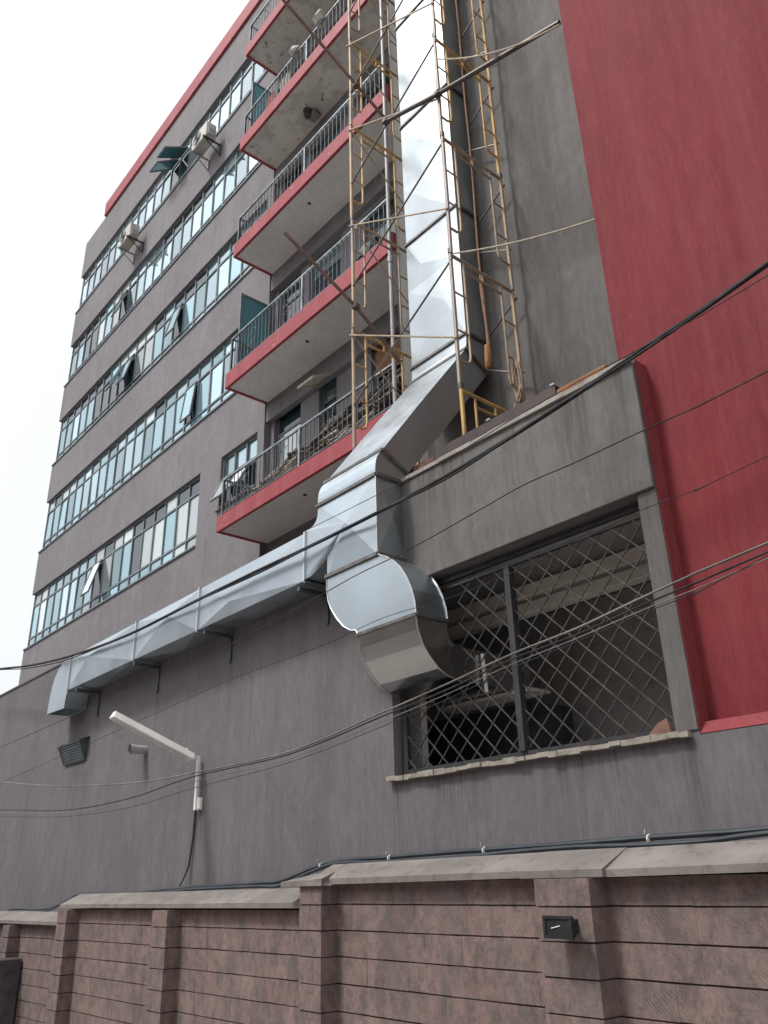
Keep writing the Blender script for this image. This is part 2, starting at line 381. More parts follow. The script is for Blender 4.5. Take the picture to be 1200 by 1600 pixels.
part('ceiling_beam', MB().box(-8.9, -2.96, 6.5, 6.7, 4.2, 4.35), COPE3, pod, bevel=.01)
part('room_conduit', MB().tube([(-5.14, 5.6, 3.48), (-5.13, 5.6, 3.3), (-5.12, 5.6, 3.12)], .018, 8), WHITEM, pod, smooth=True)  # reflective metal conduit; its brightness is put in as white enamel
part('dark_opening', MB().box(-6.8, -5.25, 6.4, 7.0, 1.81, 3.15), BRKT, pod)  # dark block standing in for the shade of an opening beyond the partition
part('shelf', MB().box(-6.2, -4.95, 6.0, 6.3, 3.16, 3.19), SOFF, pod)
# security grille: diagonal flat bars in a frame
gr = part('security_grille', MB().box(WX0+.03, WX0+.09, YD+.09, YD+.13, WZ0+.01, WZ1-.03).box(WX1-.05, WX1-.01, YD+.09, YD+.13, WZ0+.01, WZ1-.03)
     .box(WX0+.09, WX1-.05, YD+.09, YD+.13, WZ0+.02, WZ0+.055).box(WX0+.09, WX1-.05, YD+.09, YD+.13, WZ1-.07, WZ1-.03).box(WX0+.09, WX1-.05, YD+.091, YD+.128, WZ1-.14, WZ1-.115), DARKST, pod)
part('grille_post', MB().box(-4.51, -4.45, YD+.065, YD+.14, WZ0+.056, WZ1-.141), DARKST, gr)
gx0, gx1, gz0, gz1 = WX0+.09, WX1-.05, WZ0+.055, WZ1-.14
def clipbar(c, sgn):       # line z = sgn*(x) + c clipped to the frame
    pts = []
    for x in (gx0, gx1):
        z = sgn*x + c
        if gz0 <= z <= gz1: pts.append((x, z))
    for z in (gz0, gz1):
        x = (z-c)/sgn
        if gx0 < x < gx1: pts.append((x, z))
    return pts[:2] if len(pts) >= 2 else None
def grille_hole(x, z): return x < -5.12 and z > 3.1      # the bars are cut away round the duct
bars = []
for sgn in (1, -1):
    lo = min(gz0-sgn*gx for gx in (gx0, gx1)); hi = max(gz1-sgn*gx for gx in (gx0, gx1))
    c = lo+.1
    while c < hi:
        p = clipbar(c, sgn*1.0)
        if p:
            (xa, za), (xb, zb) = p; n = 40; run = []
            for i in range(n+1):
                t = i/n; x = xa+(xb-xa)*t; z = za+(zb-za)*t
                if not (x < -5.14 and z > 3.15): run.append((x, z))
                elif len(run) > 3: bars.append((run[0], run[-1], sgn)); run = []
                else: run = []
            if len(run) > 3: bars.append((run[0], run[-1], sgn))
        c += .208
for (a, b, sgn) in bars:
    y = YD+.1+(.012 if sgn > 0 else 0)
    part('grille_bar', MB().bar((a[0], y, a[1]), (b[0], y, b[1]), .0105), DARKST if sgn > 0 else GRB, gr)
# cloth scraps on the sill end
part('rag', MB().add([(-3.32, 5.24, 2.455), (-3.12, 5.23, 2.455), (-3.1, 5.32, 2.455), (-3.3, 5.32, 2.456), (-3.24, 5.27, 2.54), (-3.17, 5.28, 2.57)],
    [(0, 1, 4), (1, 5, 4), (1, 2, 5), (2, 3, 5), (3, 4, 5), (3, 0, 4)]), RUST, pod)

# ================================================================== RED WING
redb = thing('red_wing', 'tall blank dark red plastered block at the right of the grey wall', 'building')
part('wall', MB().box(-3.12, 8, YR, YR+3.2, 5.322, 27).box(-2.8925, 8, YR, YR+3.2, 2.3, 5.321), REDW, redb)
part('side_return', MB().box(-2.8925, -2.889, YD-.002, YR+.01, 2.425, 5.36), RED2, redb)
part('bottom_bevel', MB().prism([(YD-.004, 2.42), (5.26, 2.5), (YR+.01, 2.5), (YR+.01, 2.42)], 'X', -2.888, 8), RED2, redb)

# ================================================================== TOWER
tow = thing('office_tower', 'tall grey office tower with ribbon windows and red edged balconies', 'building')
TX0, TX1 = -25.73, -12.45
RX1 = -12.68                                   # right end of the ribbons
sills = [8.2, 11.36, 14.47, 17.56, 20.68]; heads = [9.95, 13.11, 16.17, 19.24, 22.33]
rights = [-15.05, RX1, RX1, RX1, RX1]
TB = 12.0
ww = MB()
ww.box(TX0, TX1, YT, YT+.3, -.6, sills[0])
zt = 23.95
for k in range(5):
    z0 = heads[k]; z1 = sills[k+1] if k < 4 else zt
    ww.box(TX0, TX1, YT, YT+.3, z0, z1)
    if k: ww.box(rights[k], TX1, YT, YT+.3, sills[k], heads[k])
# lowest storey: piers round the small window
SX0, SX1, SZ0 = -14.14, -12.7, 8.72
ww.box(rights[0], SX0, YT, YT+.3, sills[0], heads[0]).box(SX1, TX1, YT, YT+.3, sills[0], heads[0]).box(SX0, SX1, YT, YT+.3, sills[0], SZ0)
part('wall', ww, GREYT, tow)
# side (left end) wall and back
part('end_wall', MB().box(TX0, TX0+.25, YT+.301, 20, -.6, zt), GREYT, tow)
part('roof_slab', MB().box(TX0+.01, -3, YT+.02, 20, zt-.35, zt-.05), COPE, tow)
part('roof_coping', MB().box(-23.95, -3.2, YT-.07, YT+.34, zt+.001, zt+.62), RED, tow, bevel=.02)
for k in range(5):                                    # thin drip sills
    part('window_sill', MB().box(TX0+.02, rights[k]-.004, YT-.035, YT+.1, sills[k]-.03, sills[k]+.012), FRAME, tow)
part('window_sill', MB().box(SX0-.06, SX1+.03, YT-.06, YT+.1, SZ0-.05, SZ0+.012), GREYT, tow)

PW = .602
paneM = {}
def pane_mesh(w_, h_, mat, key):
    k_ = (round(w_, 3), round(h_, 3), mat.name)
    if k_ not in paneM: paneM[k_] = MB().box(-w_/2, w_/2, -.004, .004, -h_/2, h_/2).mesh('pane', mat)
    return paneM[k_]
def sash(parent, w_, h_, loc, rot, gm, name='open_sash', fm=None):
    """an opened light: frame, with its glass a sub-part; hinge at the local origin, hanging down"""
    t = .032
    o = part(name, MB().box(-w_/2, w_/2, -.02, .02, -t, 0).box(-w_/2, w_/2, -.02, .02, -h_, -h_+t)
             .box(-w_/2, -w_/2+t, -.019, .019, -h_+t, -t).box(w_/2-t, w_/2, -.019, .019, -h_+t, -t), fm or FRAME, parent, loc=loc, rot=rot)
    link('pane', MB().box(-w_/2+t, w_/2-t, -.004, .004, -h_+t, -t).mesh('pane', gm), o)
    return o
YG = YT+.10
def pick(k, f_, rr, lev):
    # glass tints per row imitate mirrored sky and teal houses, curtains or a dark room (f_ = 0 at the right end)
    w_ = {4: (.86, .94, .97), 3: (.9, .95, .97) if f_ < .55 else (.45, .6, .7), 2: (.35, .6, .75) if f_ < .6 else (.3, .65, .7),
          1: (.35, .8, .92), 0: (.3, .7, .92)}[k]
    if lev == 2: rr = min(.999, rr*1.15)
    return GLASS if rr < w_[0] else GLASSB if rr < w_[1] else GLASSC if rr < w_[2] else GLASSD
open_main = {(0, 9): 15, (2, 7): 12, (3, 14): 14, (2, 13): 20, (2, 12): 14, (4, 8): 56, (4, 9): 50, (1, 5): 6}
random.seed(11)
for k in range(5):
    z0, z1, xr = sills[k], heads[k], rights[k]
    za, zb = z0+.33, z1-.40                        # lower and upper transoms
    n = int(round((xr-TX0-.08)/PW)); pw = (xr-TX0-.08)/n
    fr = MB()
    fr.box(TX0+.08, xr, YG-.03, YG+.03, z0+.012, z0+.05).box(TX0+.08, xr, YG-.03, YG+.03, z1-.05, z1-.001)
    fr.box(TX0+.08, xr, YG-.028, YG+.028, za-.025, za+.025).box(TX0+.08, xr, YG-.028, YG+.028, zb-.025, zb+.025)
    wn = part('ribbon_window', fr, FRAME, tow)
    for i in range(n+1):
        x = xr-.02 - i*pw*(1 if i < n else .999); wide = .026 if i % 2 == 0 else .017
        part('mullion', MB().box(x-wide, x+wide, YG-.03, YG+.03, z0+.012, z1-.001), FRAME, wn)
    for i in range(n):
        xc = xr-.02-(i+.5)*pw
        for (a, b, lev) in ((z0+.05, za-.025, 0), (za+.025, zb-.025, 1), (zb+.025, z1-.05, 2)):
            rr = min(.999, max(0, .5+.85*noise.noise(Vector((xc*.55, k*7.3, lev*.25)))+random.uniform(-.13, .13)))
            gm = pick(k, i/n, rr, lev)
            if lev == 1 and (k, i) in open_main:
                sash(wn, pw-.07, b-a, (xc, YG-.06, b), (R(-open_main[(k, i)]), 0, 0), GLASST if k in (4, 2) else GLASSW if k == 0 else GLASSB)
                gm = GLASSD
            o = link('pane', pane_mesh(pw-.04, b-a+.02, gm, 0), wn, (xc, YG, (a+b)/2),
                     (R(random.gauss(0, .5)), 0, R(random.gauss(0, .5))))
# dark depth behind the ribbons
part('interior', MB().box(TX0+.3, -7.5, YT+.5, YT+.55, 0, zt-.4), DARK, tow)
# small window over the lowest balcony end
sw = MB().box(SX0, SX1, YG-.03, YG+.03, SZ0+.013, SZ0+.05).box(SX0, SX1, YG-.03, YG+.03, heads[0]-.05, heads[0]-.002).box(SX0, SX1, YG-.028, YG+.028, 9.42, 9.47)
swn = part('small_window', sw, FRAME, tow)
for i in range(4):
    x = SX0+.025+(SX1-SX0-.05)*i/3
    part('mullion', MB().box(x-.02, x+.02, YG-.045, YG+.035, SZ0+.013, heads[0]-.002), FRAME, swn)
for i in range(3):
    xc = SX0+.025+(SX1-SX0-.05)*(i+.5)/3
    link('pane', pane_mesh(.42, .44, GLASS, 0), swn, (xc, YG, 9.69)); link('pane', pane_mesh(.42, .66, GLASSD, 0), swn, (xc, YG, 9.08))
sash(swn, .5, .66, (SX0+.3, YG-.06, 9.42), (R(-24), 0, 0), GLASSW, fm=RAILP)
sash(swn, .5, .66, (SX0+.98, YG-.06, 9.42), (R(-27), 0, 0), GLASSW, fm=RAILP)
# bay behind the balconies: recessed wall with door and window openings
BZ = [7.41, 10.47, 13.74, 16.83, 19.95]      # underside of each balcony
YB = YT+.14
bx0, bx1 = TX1, -7.4
bw = MB()
lev = [4.5]+BZ+[23.9]
openings = {0: [(-12.3, -11.38, 0, 2.38), (-10.78, -10.24, 1.25, 2.4), (-9.25, -7.9, 1.2, 2.35)]}
for k in range(1, 5): openings[k] = [(-12.3, -11.45, 0, 2.45), (-11.15, -10.1, .0, 2.45), (-9.4, -8.3, 0, 2.35)]
for k in range(6):
    z0, z1 = lev[k]+(.12 if k else 0), lev[k+1]
    if k == 0: bw.box(bx0, bx1, YB, YB+.2, z0, z1+.12); continue
    ops = openings[k-1]; fz = lev[k]+.15
    x = bx0
    for (a, b, s0, s1) in ops:
        bw.box(x, a, YB, YB+.2, z0, z1+.12)
        bw.box(a, b, YB, YB+.2, fz+s1+.25, z1+.12)
        if s0: bw.box(a, b, YB, YB+.2, z0, fz+s0+.25)
        x = b
    bw.box(x, bx1, YB, YB+.2, z0, z1+.12)
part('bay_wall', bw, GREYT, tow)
for k in range(1, 5):
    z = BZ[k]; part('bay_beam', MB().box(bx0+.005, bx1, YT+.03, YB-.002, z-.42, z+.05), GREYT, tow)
for k in range(5):
    fz = BZ[k]+.15
    for j, (a, b, s0, s1) in enumerate(openings[k]):
        z0, z1 = fz+s0+(.25 if s0 else 0), fz+s1+.25
        d = part('door' if not s0 else 'window', MB().box(a, a+.05, YB+.08, YB+.13, z0, z1).box(b-.05, b, YB+.08, YB+.13, z0, z1).box(a+.05, b-.05, YB+.08, YB+.13, z1-.05, z1)
                 .box(a+.05, b-.05, YB+.08, YB+.13, z1-.5, z1-.46), FRAME, tow)
        part('pane', MB().box(a+.05, b-.05, YB+.1, YB+.108, z0, z1-.5), GLASSC if (k+j) % 3 == 0 else GLASSD, d)
        part('pane', MB().box(a+.05, b-.05, YB+.1, YB+.108, z1-.46, z1-.05), GLASS if j % 2 else GLASSD, d)
        if k == 0 and j == 1: sash(d, .5, .55, (-10.51, YB-.03, z1-.1), (R(-62), 0, 0), WOODP, fm=WOODP)
        if k == 0 and j == 2: part('blind', MB().box(a+.06, b-.06, YB+.06, YB+.075, z1-.7, z1-.04), PLANK, d)
# glazed door leaves standing open at the left end of two balconies
for k, zt_ in ((1, 12.83), (3, 19.12)):
    h = zt_-(BZ[k]+.18)
    d = part('open_door', MB().box(-12.37, -12.33, 6.9, 6.95, zt_-h, zt_).box(-12.37, -12.33, 7.58, 7.63, zt_-h, zt_).box(-12.369, -12.331, 6.95, 7.58, zt_-.05, zt_)
             .box(-12.369, -12.331, 6.95, 7.58, zt_-h, zt_-h+.08).box(-12.369, -12.331, 6.95, 7.58, zt_-1.28, zt_-1.22), FRAME, tow)
    part('pane', MB().box(-12.354, -12.346, 6.95, 7.58, zt_-1.22, zt_-.05), GLASST, d)
    part('pane', MB().box(-12.354, -12.346, 6.95, 7.58, zt_-h+.08, zt_-1.28), GLASST, d)

# ---- balconies
baluM = {}
def baluster(h):
    k_ = round(h, 3)
    if k_ not in baluM: baluM[k_] = MB().tube([(0, 0, 0), (0, 0, h)], .0095, 5, False).mesh('baluster', RAIL)
    return baluM[k_]
curl = []
for i in range(15):
    t = i/14; a = t*4.2; r = .052*(1-.72*t); curl.append((r*math.cos(a), 0, .12+r*math.sin(a)))
scrollm = MB().tube(curl, .007, 4).tube([(-x, 0, -z+.02) for x, y, z in curl], .007, 4).mesh('scroll', RAIL, True)
for k in range(5):
    zb = BZ[k]; zf = zb+(.30 if k == 0 else .34)
    x0, x1 = -12.46, -7.385
    if k == 4: x1 = -7.385
    bal = part('balcony', MB().box(x0+.06, x1-.06, YS+.06, YB-.003, zb+.025, zb+.16), SOFF if k < 3 else SOFFW, tow, label='pale soffit' if k < 3 else 'soffit with peeling paint')
    fa = MB().box(x0, x1, YS, YS+.06, zb, zf).box(x0, x0+.06, YS+.06, YT-.002, zb, zf).box(x1-.06, x1, YS+.06, YW2+.1, zb, zf)
    part('fascia', fa, RED, bal, bevel=.006)
    rt = [8.46, 11.62, 14.78, 17.86, 20.98][k]
    yr = YS+.05
    part('handrail', MB().box(x0+.09, x1-.1, yr-.022, yr+.022, rt-.03, rt), RAILP, bal)
    part('handrail', MB().box(x0+.09, x0+.13, yr+.022, YT-.003, rt-.03, rt), RAILP, bal)
    part('bottom_rail', MB().box(x0+.09, x1-.1, yr-.008, yr+.012, zf+.05, zf+.07).box(x0+.1, x0+.12, yr+.012, YT-.003, zf+.05, zf+.07), RAIL, bal)
    for x in (x0+.11, x0+2.56, x1-.14): part('post', MB().box(x-.022, x+.022, yr-.02, yr+.02, zf, rt-.03), RAILP if x > -12 else RAIL, bal)
    h = rt-.03-zf-.07; x = x0+.24; i = 0
    while x < x1-.2:
        if abs(x-(x0+2.56)) > .05: link('baluster', baluster(h), bal, (x, yr, zf+.07))
        if i % 10 in (4, 5): link('scroll', scrollm, bal, (x+.062, yr, zf+.07+h*.5+(.02 if i % 2 else -.02)))
        x += .124; i += 1
    for j in range(6): link('baluster', baluster(h), bal, (x0+.11, yr+.13+j*.135, zf+.07))
    if k < 3:
        part('downlight', MB().tube([(-10.2, 7.1, zb+.027), (-10.2, 7.1, zb+.015)], .035, 10), DARKST, bal)

# ================================================================== UPPER GREY WALL behind the duct
upw = thing('recessed_wall', 'tall rough grey wall behind the scaffold, between the balconies and the red block', 'wall')
part('wall', MB().box(-7.385, -3.1, YW2, YW2+.9, 4.3, 27), GREYU, upw)
tag(part('downpipe', MB().tube([(-7.43, YW2-.09, z) for z in (7.2, 10.2, 13, 16.3, 19.5)], .032, 10)
    .tube([(-7.43, YW2-.09, 10.2), (-7.43, YW2-.09, 10.32)], .042, 10).tube([(-7.43, YW2-.09, 13.2), (-7.43, YW2-.09, 13.32)], .042, 10), PVC, None, smooth=True),
    'slim pale grey downpipe running up the edge of the wall beside the balconies', 'pipe')

# ================================================================== DUCT
duct = thing('exhaust_duct', 'big galvanised kitchen exhaust duct climbing the wall with a branch to the left', 'ventilation duct')
def V(*a): return Vector(a)
def loft(rings, crown=.0, close=False):
    """rings of 4 corners (front-left, front-right, rear-right, rear-left); each face pressed with a cross break"""
    mb = MB()
    for a, b in zip(rings, rings[1:]):
        for i in range(4):
            p = [V(*a[i]), V(*a[(i+1) % 4]), V(*b[(i+1) % 4]), V(*b[i])]
            if crown:
                c = sum(p, V(0, 0, 0))/4; n = (p[1]-p[0]).cross(p[3]-p[0]).normalized()
                cen = (sum((V(*q) for q in a+b), V(0, 0, 0))/8)
                if n.dot(c-cen) < 0: n = -n
                c = c+(p[1]-p[0])*random.uniform(-.22, .22)*(crown > .02)+(p[3]-p[0])*random.uniform(-.2, .2)*(crown > .02)
                mb.add(p+[c+n*crown], [(0, 1, 4), (1, 2, 4), (2, 3, 4), (3, 0, 4)])
            else: mb.add(p, [(0, 1, 2, 3)])
    if close:
        mb.add([V(*q) for q in rings[-1]], [(0, 1, 2, 3)])
    return mb
def rect(xl, xr, yf, yr, z, z2=None): z2 = z if z2 is None else z2; return [(xl, yf, z), (xr, yf, z), (xr, yr, z2), (xl, yr, z2)]
def flange(ring, w=.035, out=.012, mat=None):
    cen = sum((V(*q) for q in ring), V(0, 0, 0))/4
    q = [V(*p)+(V(*p)-cen).normalized()*(out*1.4) for p in ring]
    mb = MB()
    for i in range(4): mb.bar(q[i], q[(i+1) % 4], w)
    return part('flange', mb, mat or ANGLE, duct)
A1 = rect(-6.49, -5.68, 4.81, 5.185, 4.46)
A2 = rect(-6.66, -5.68, 4.81, 5.19, 5.32)
# junction box with the branch: flat front plate outlined from curves, real depth
fp = [(-5.68, 4.46), (-5.68, 5.32), (-6.66, 5.32), (-6.665, 5.22), (-6.69, 5.16), (-6.74, 5.12), (-6.82, 5.105), (-6.89, 5.105),
      (-6.89, 4.545), (-6.78, 4.55), (-6.69, 4.575), (-6.6, 4.61), (-6.53, 4.65), (-6.49, 4.70), (-6.49, 4.46)]
jb = MB(); n = len(fp)
cf = (-6.12, 4.765, 4.93)
jb.add([(x, 4.81, z) for x, z in fp]+[cf], [(i, (i+1) % n, n) for i in range(n)])
for i in range(n):
    (xa, za), (xb, zb) = fp[i], fp[(i+1) % n]
    if i in (1, 7): continue
    if i == 0:
        jb.add([(xa, 4.81, za), (xb, 4.81, zb), (xb, 5.185, zb), (xa, 5.185, za), (xa+.03, 5.0, (za+zb)/2)], [(0, 1, 4), (1, 2, 4), (2, 3, 4), (3, 0, 4)])
    else: jb.add([(xa, 4.81, za), (xb, 4.81, zb), (xb, 5.185, zb), (xa, 5.185, za)], [(0, 1, 2, 3)])
jb.add([(x, 5.185, z) for x, z in fp], [tuple(range(n))])
part('junction_box', jb, GALV, duct)
part('edge_bead', MB().tube([(-5.675, 4.805, 4.47), (-5.675, 4.805, 5.31)], .009, 6), GALVB, duct)
flange(A1); flange(A2)
# offset elbow sweeping right, flat front plate
Lc = [(-6.49, 4.46), (-6.495, 4.33), (-6.47, 4.2), (-6.42, 4.1), (-6.33, 3.98), (-6.22, 3.87), (-6.1, 3.80), (-6.02, 3.785), (-5.99, 3.73)]
Rc = [(-5.68, 4.46), (-5.63, 4.43), (-5.54, 4.385), (-5.44, 4.31), (-5.35, 4.22), (-5.27, 4.1), (-5.215, 3.98), (-5.18, 3.85), (-5.17, 3.73)]
rings = [[(l[0], 4.81, l[1]), (r[0], 4.81, r[1]), (r[0], 5.19, r[1]), (l[0], 5.19, l[1])] for l, r in zip(Lc, Rc)]
part('offset_elbow', loft(rings), GALV, duct, smooth=True)
part('edge_bead', MB().tube([(x+.004, 4.805, z) for x, z in Rc], .009, 6), GALVB, duct, smooth=True)
part('edge_bead', MB().tube([(x+.004, 5.195, z) for x, z in Rc], .008, 6), GALVB, duct, smooth=True)
part('edge_bead', MB().tube([(x-.002, 4.806, z) for x, z in Lc], .004, 6), GALVB, duct, smooth=True)
E0 = rect(-5.99, -5.17, 4.81, 5.19, 3.73); flange(E0, .028)
# lower elbow turning into the opening
rings = []
oc = [(4.81, 3.73), (4.83, 3.60), (4.88, 3.47), (4.96, 3.37), (5.06, 3.28), (5.18, 3.225), (5.33, 3.2), (6.3, 3.2)]
ic = [(5.19, 3.73), (5.19, 3.66), (5.2, 3.60), (5.225, 3.56), (5.26, 3.535), (5.31, 3.52), (5.36, 3.515), (6.3, 3.515)]
for o, i_ in zip(oc, ic): rings.append([(-5.99, o[0], o[1]), (-5.17, o[0], o[1]), (-5.17, i_[0], i_[1]), (-5.99, i_[0], i_[1])])
part('lower_elbow', loft(rings, close=True), galv('galvanised_sheet_smooth', (.56, .57, .575, 1), .16, .28, .12), duct, smooth=True)
part('edge_bead', MB().tube([(-5.166, y-.004, z-.002) for y, z in oc[:-1]], .008, 6), GALVB, duct, smooth=True)
part('edge_bead', MB().tube([(-5.994, y-.004, z-.002) for y, z in oc[:-1]], .007, 6), GALVB, duct, smooth=True)
# elbow above the box leaning back over the parapet
B2 = [(-6.66, 4.907, 5.63), (-5.68, 4.907, 5.63), (-5.68, 5.242, 5.443), (-6.66, 5.242, 5.443)]
rings = []
of = [(4.81, 5.32), (4.808, 5.39), (4.815, 5.46), (4.833, 5.525), (4.865, 5.58), (4.907, 5.63)]
rf = [(5.19, 5.32), (5.196, 5.345), (5.204, 5.37), (5.215, 5.396), (5.228, 5.42), (5.242, 5.443)]
for o, i_ in zip(of, rf): rings.append([(-6.66, o[0], o[1]), (-5.68, o[0], o[1]), (-5.68, i_[0], i_[1]), (-6.66, i_[0], i_[1])])
part('leaning_elbow', loft(rings), GALV, duct, smooth=True)
flange(B2, .03)
B3 = [(-6.67, 6.293, 7.48), (-5.68, 6.293, 7.48), (-5.68, 6.66, 7.26), (-6.67, 6.66, 7.26)]
part('diagonal_section', loft([B2, [(-6.665, 5.6, 6.565), (-5.68, 5.6, 6.565), (-5.68, 5.96, 6.35), (-6.665, 5.96, 6.35)], B3], .008), GALVD, duct)
flange(B3, .03)
B4 = rect(-6.68, -5.68, 6.33, 6.72, 7.73)
part('upper_elbow', loft([B3, [(-6.675, 6.32, 7.58), (-5.68, 6.32, 7.58), (-5.68, 6.71, 7.5), (-6.675, 6.71, 7.5)], B4]), GALVD, duct, smooth=True)
zs = [7.73, 9.8, 12.1, 14.35, 16.6, 18.9]
for a, b in zip(zs, zs[1:]):
    ra, rb = rect(-6.68, -5.68, 6.33, 6.72, a), rect(-6.68, -5.68, 6.33, 6.72, b)
    m1 = a+(b-a)*.36; m2 = a+(b-a)*.7
    part('riser_section', loft([ra, rect(-6.68, -5.68, 6.327, 6.72, a+(b-a)*random.uniform(.4, .6)), rb], .022), GALVR, duct)
    flange(ra, .034)
# horizontal branch
hx = [-6.89, -9.24, -11.1, -13.56]
def hring(x): return [(x, 4.81, 4.53), (x, 4.81, 5.08), (x, 5.18, 5.08), (x, 5.18, 4.53)]
for i, (a, b) in enumerate(zip(hx, hx[1:])):
    part('branch_section', loft([hring(a), hring(b)], .025 if i == 0 else .05), GALV, duct)
for x in hx: flange(hring(x), .026, .01, GALVB)
rings = []
oc = [(-13.56, 5.08), (-13.8, 5.085), (-13.98, 5.055), (-14.12, 4.98), (-14.24, 4.86), (-14.32, 4.70), (-14.37, 4.5), (-14.39, 4.27)]
ic = [(-13.56, 4.53), (-13.575, 4.50), (-13.59, 4.47), (-13.6, 4.44), (-13.61, 4.40), (-13.618, 4.35), (-13.622, 4.3), (-13.625, 4.25)]
for o, i_ in zip(oc, ic): rings.append([(o[0], 4.81, o[1]), (i_[0], 4.81, i_[1]), (i_[0], 5.18, i_[1]), (o[0], 5.18, o[1])])
part('outlet_elbow', loft(rings), GALV, duct, smooth=True)
for x, zt_ in ((-6.99, 4.14), (-9.04, 4.12), (-11.05, 4.1), (-13.15, 4.09)):
    part('bracket', MB().box(x-.022, x+.022, 4.8, YD-.026, 4.44, 4.485).box(x-.022, x+.022, YD-.025, YD-.002, zt_, 4.485), BRKT, duct)
# strap brackets of the riser

# ================================================================== SCAFFOLD
sc = thing('scaffold_tower', 'tall yellow and grey tube scaffold standing round the upright duct', 'scaffold')
SXs = (-6.95, -5.135); SYF, SYR = 5.56, 6.62
tops = [6.34, 8.18, 10.02, 11.85, 13.68, 15.5]
upm = {}
def frame(x, zt_, h, mat, um):
    f = part('frame', MB().tube([(0, 0, 0), (0, SYR-SYF, 0)], .021, 8), mat, sc, True, loc=(x, SYF, zt_-.02))
    D_ = SYR-SYF
    def P(nm, pts, r, mt=mat): return part(nm, MB().tube(pts, r, 8), mt, f, True)
    P('upright', [(0, 0, .06), (.003, 0, -h*.5), (0, 0, -h+.02)], .0235, um); P('upright', [(0, D_, .06), (0, D_, -h*.5), (0, D_, -h+.02)], .0235, mat)
    P('collar', [(0, 0, .09), (0, 0, .02)], .029, TUBED); P('collar', [(0, D_, .09), (0, D_, .02)], .029, TUBED)
    P('beam', [(0, .2, -.13), (0, D_-.2, -.13)], .015)
    P('strut', [(0, D_*.5, 0), (0, D_*.5, -.13)], .014)
    lo = -h*.78
    for s0, sg in ((0, 1), (D_, -1)):
        pts = [(0, s0+sg*.21, 0), (0, s0+sg*.21, lo+.1), (0, s0+sg*.19, lo+.035), (0, s0+sg*.13, lo), (0, s0, lo)]
        P('inner_post', pts, .015)
        for q in (.28, .56): P('rung', [(0, s0, -h*q), (0, s0+sg*.21, -h*q)], .011)
    return f
for i, zt_ in enumerate(tops):
    h = 1.84
    for j, x in enumerate(SXs):
        mat = SCAFY if (i in (0, 1) and j == 0) or i == 0 or (i in (3, 4)) else SCAFT
        frame(x+(.0 if i % 2 else .012), zt_, h, mat, SCAFY if i == 0 and j == 1 else (SCAFT if j == 0 else SCAFG))
    if i:
        zh, zl = zt_-.1, zt_-1.2
        for y, mt in ((SYF-.03, SCAFT), (SYR+.03, SCAFG)):
            for (a, b) in ((zh, zl), (zl, zh)):
                part('cross_brace', MB().tube([(SXs[0]-.03, y+(0 if a > b else .02), a), (SXs[1]+.03, y+(0 if a > b else .02), b)], .012, 6), mt if a > b else TUBED, sc, True)
        part('frame_tie', MB().tube([(SXs[0], SYF+.02, zt_-.12), (SXs[0], SYR-.02, zt_-.95)], .011, 6), SCAFT, sc, True)
def tubething(name, pts, r, mat, label, cat, smooth=True, n=10, group=None):
    return tag(part(name, MB().tube(pts, r, n), mat, None, smooth), label, cat, group)
def at(px, py, Y):          # a point of the street seen along a sight line, on the plane y = Y
    d = F*1290 + R1*(px-600) - U1*(py-800); return Vector((0, 0, 1.6)) + d*(Y/d.y)
def clampth(parent, p): part('clamp', MB().box(p[0]-.045, p[0]+.045, p[1]-.045, p[1]+.045, p[2]-.04, p[2]+.04), TUBED, parent, bevel=.012)
p = thing('scaffold_tube', 'long dark brown tube rising to the left across the upper balconies', 'scaffold tube', group='loose braces clamped to the scaffold')
a, b = at(606, 190, 6.0), at(557, 133, 5.47); e = b+(b-a)*2.9
part('tube', MB().tube([a, b, e], .024, 10), TUBER, p, True); clampth(p, b)
p = thing('scaffold_tube', 'brown tube whose open end points up left under the third balcony soffit', 'scaffold tube', group='loose braces clamped to the scaffold')
a, b = at(625, 566, 6.2), at(556, 479, 5.5); t_ = b-a; e = at(445, 364, (b+t_*1.35).y)
part('tube', MB().tube([a, b, e], .025, 10), TUBER, p, True); clampth(p, b)
part('tube_mouth', MB().tube([e-(e-b).normalized()*.012, e+(e-b).normalized()*.004], .019, 10), DARK, p)
p = thing('scaffold_tube', 'thick dark pole braced from the scaffold to the side of the red block', 'scaffold tube', group='loose braces clamped to the scaffold')
a, b, e = at(603, 190, 5.5), at(684, 147, 5.5), at(874, 35, 5.62)
part('tube', MB().tube([a, b, e], .03, 10), TUBED, p, True); clampth(p, b); clampth(p, a)

# ropes
def sag(a, b, d, n=14):
    a, b = Vector(a), Vector(b); return [a.lerp(b, i/n)-Vector((0, 0, d*4*(i/n)*(1-i/n))) for i in range(n+1)]
tubething('rope', sag(at(683, 92, 5.5), at(875, 38, 5.5), .16), .011, ROPEW, 'upper pale rope tied from the scaffold to the red block', 'rope')
tubething('rope', sag(at(708, 396, 5.5), at(932, 342, 5.5), .05), .010, ROPEW, 'lower pale rope stretched from the scaffold to the red block edge', 'rope')
pts = []; zz = 15.5
i = 0
while zz > 6.9:
    pts.append((-5.16+.012*math.sin(zz*2.1), 6.1+.01*math.cos(zz*1.7), zz)); zz -= .25
hr = thing('wrapped_rope', 'thick reddish rope hanging in front of the dark side of the duct', 'rope')
rr_ = [.013 if q[2] > 8 else .022+.006*math.sin(q[2]*19) for q in pts]
part('strand', MB().tube(pts, rr_, 8), ROPER, hr, True)
part('knot', MB().tube([(-5.17, 6.1, 7.16), (-5.165, 6.1, 7.05), (-5.17, 6.1, 6.95), (-5.185, 6.1, 6.88), (-5.2, 6.1, 6.86)], [.03, .042, .04, .03, .012], 10), ROPEO, hr, True)
cl = MB(); pts = []
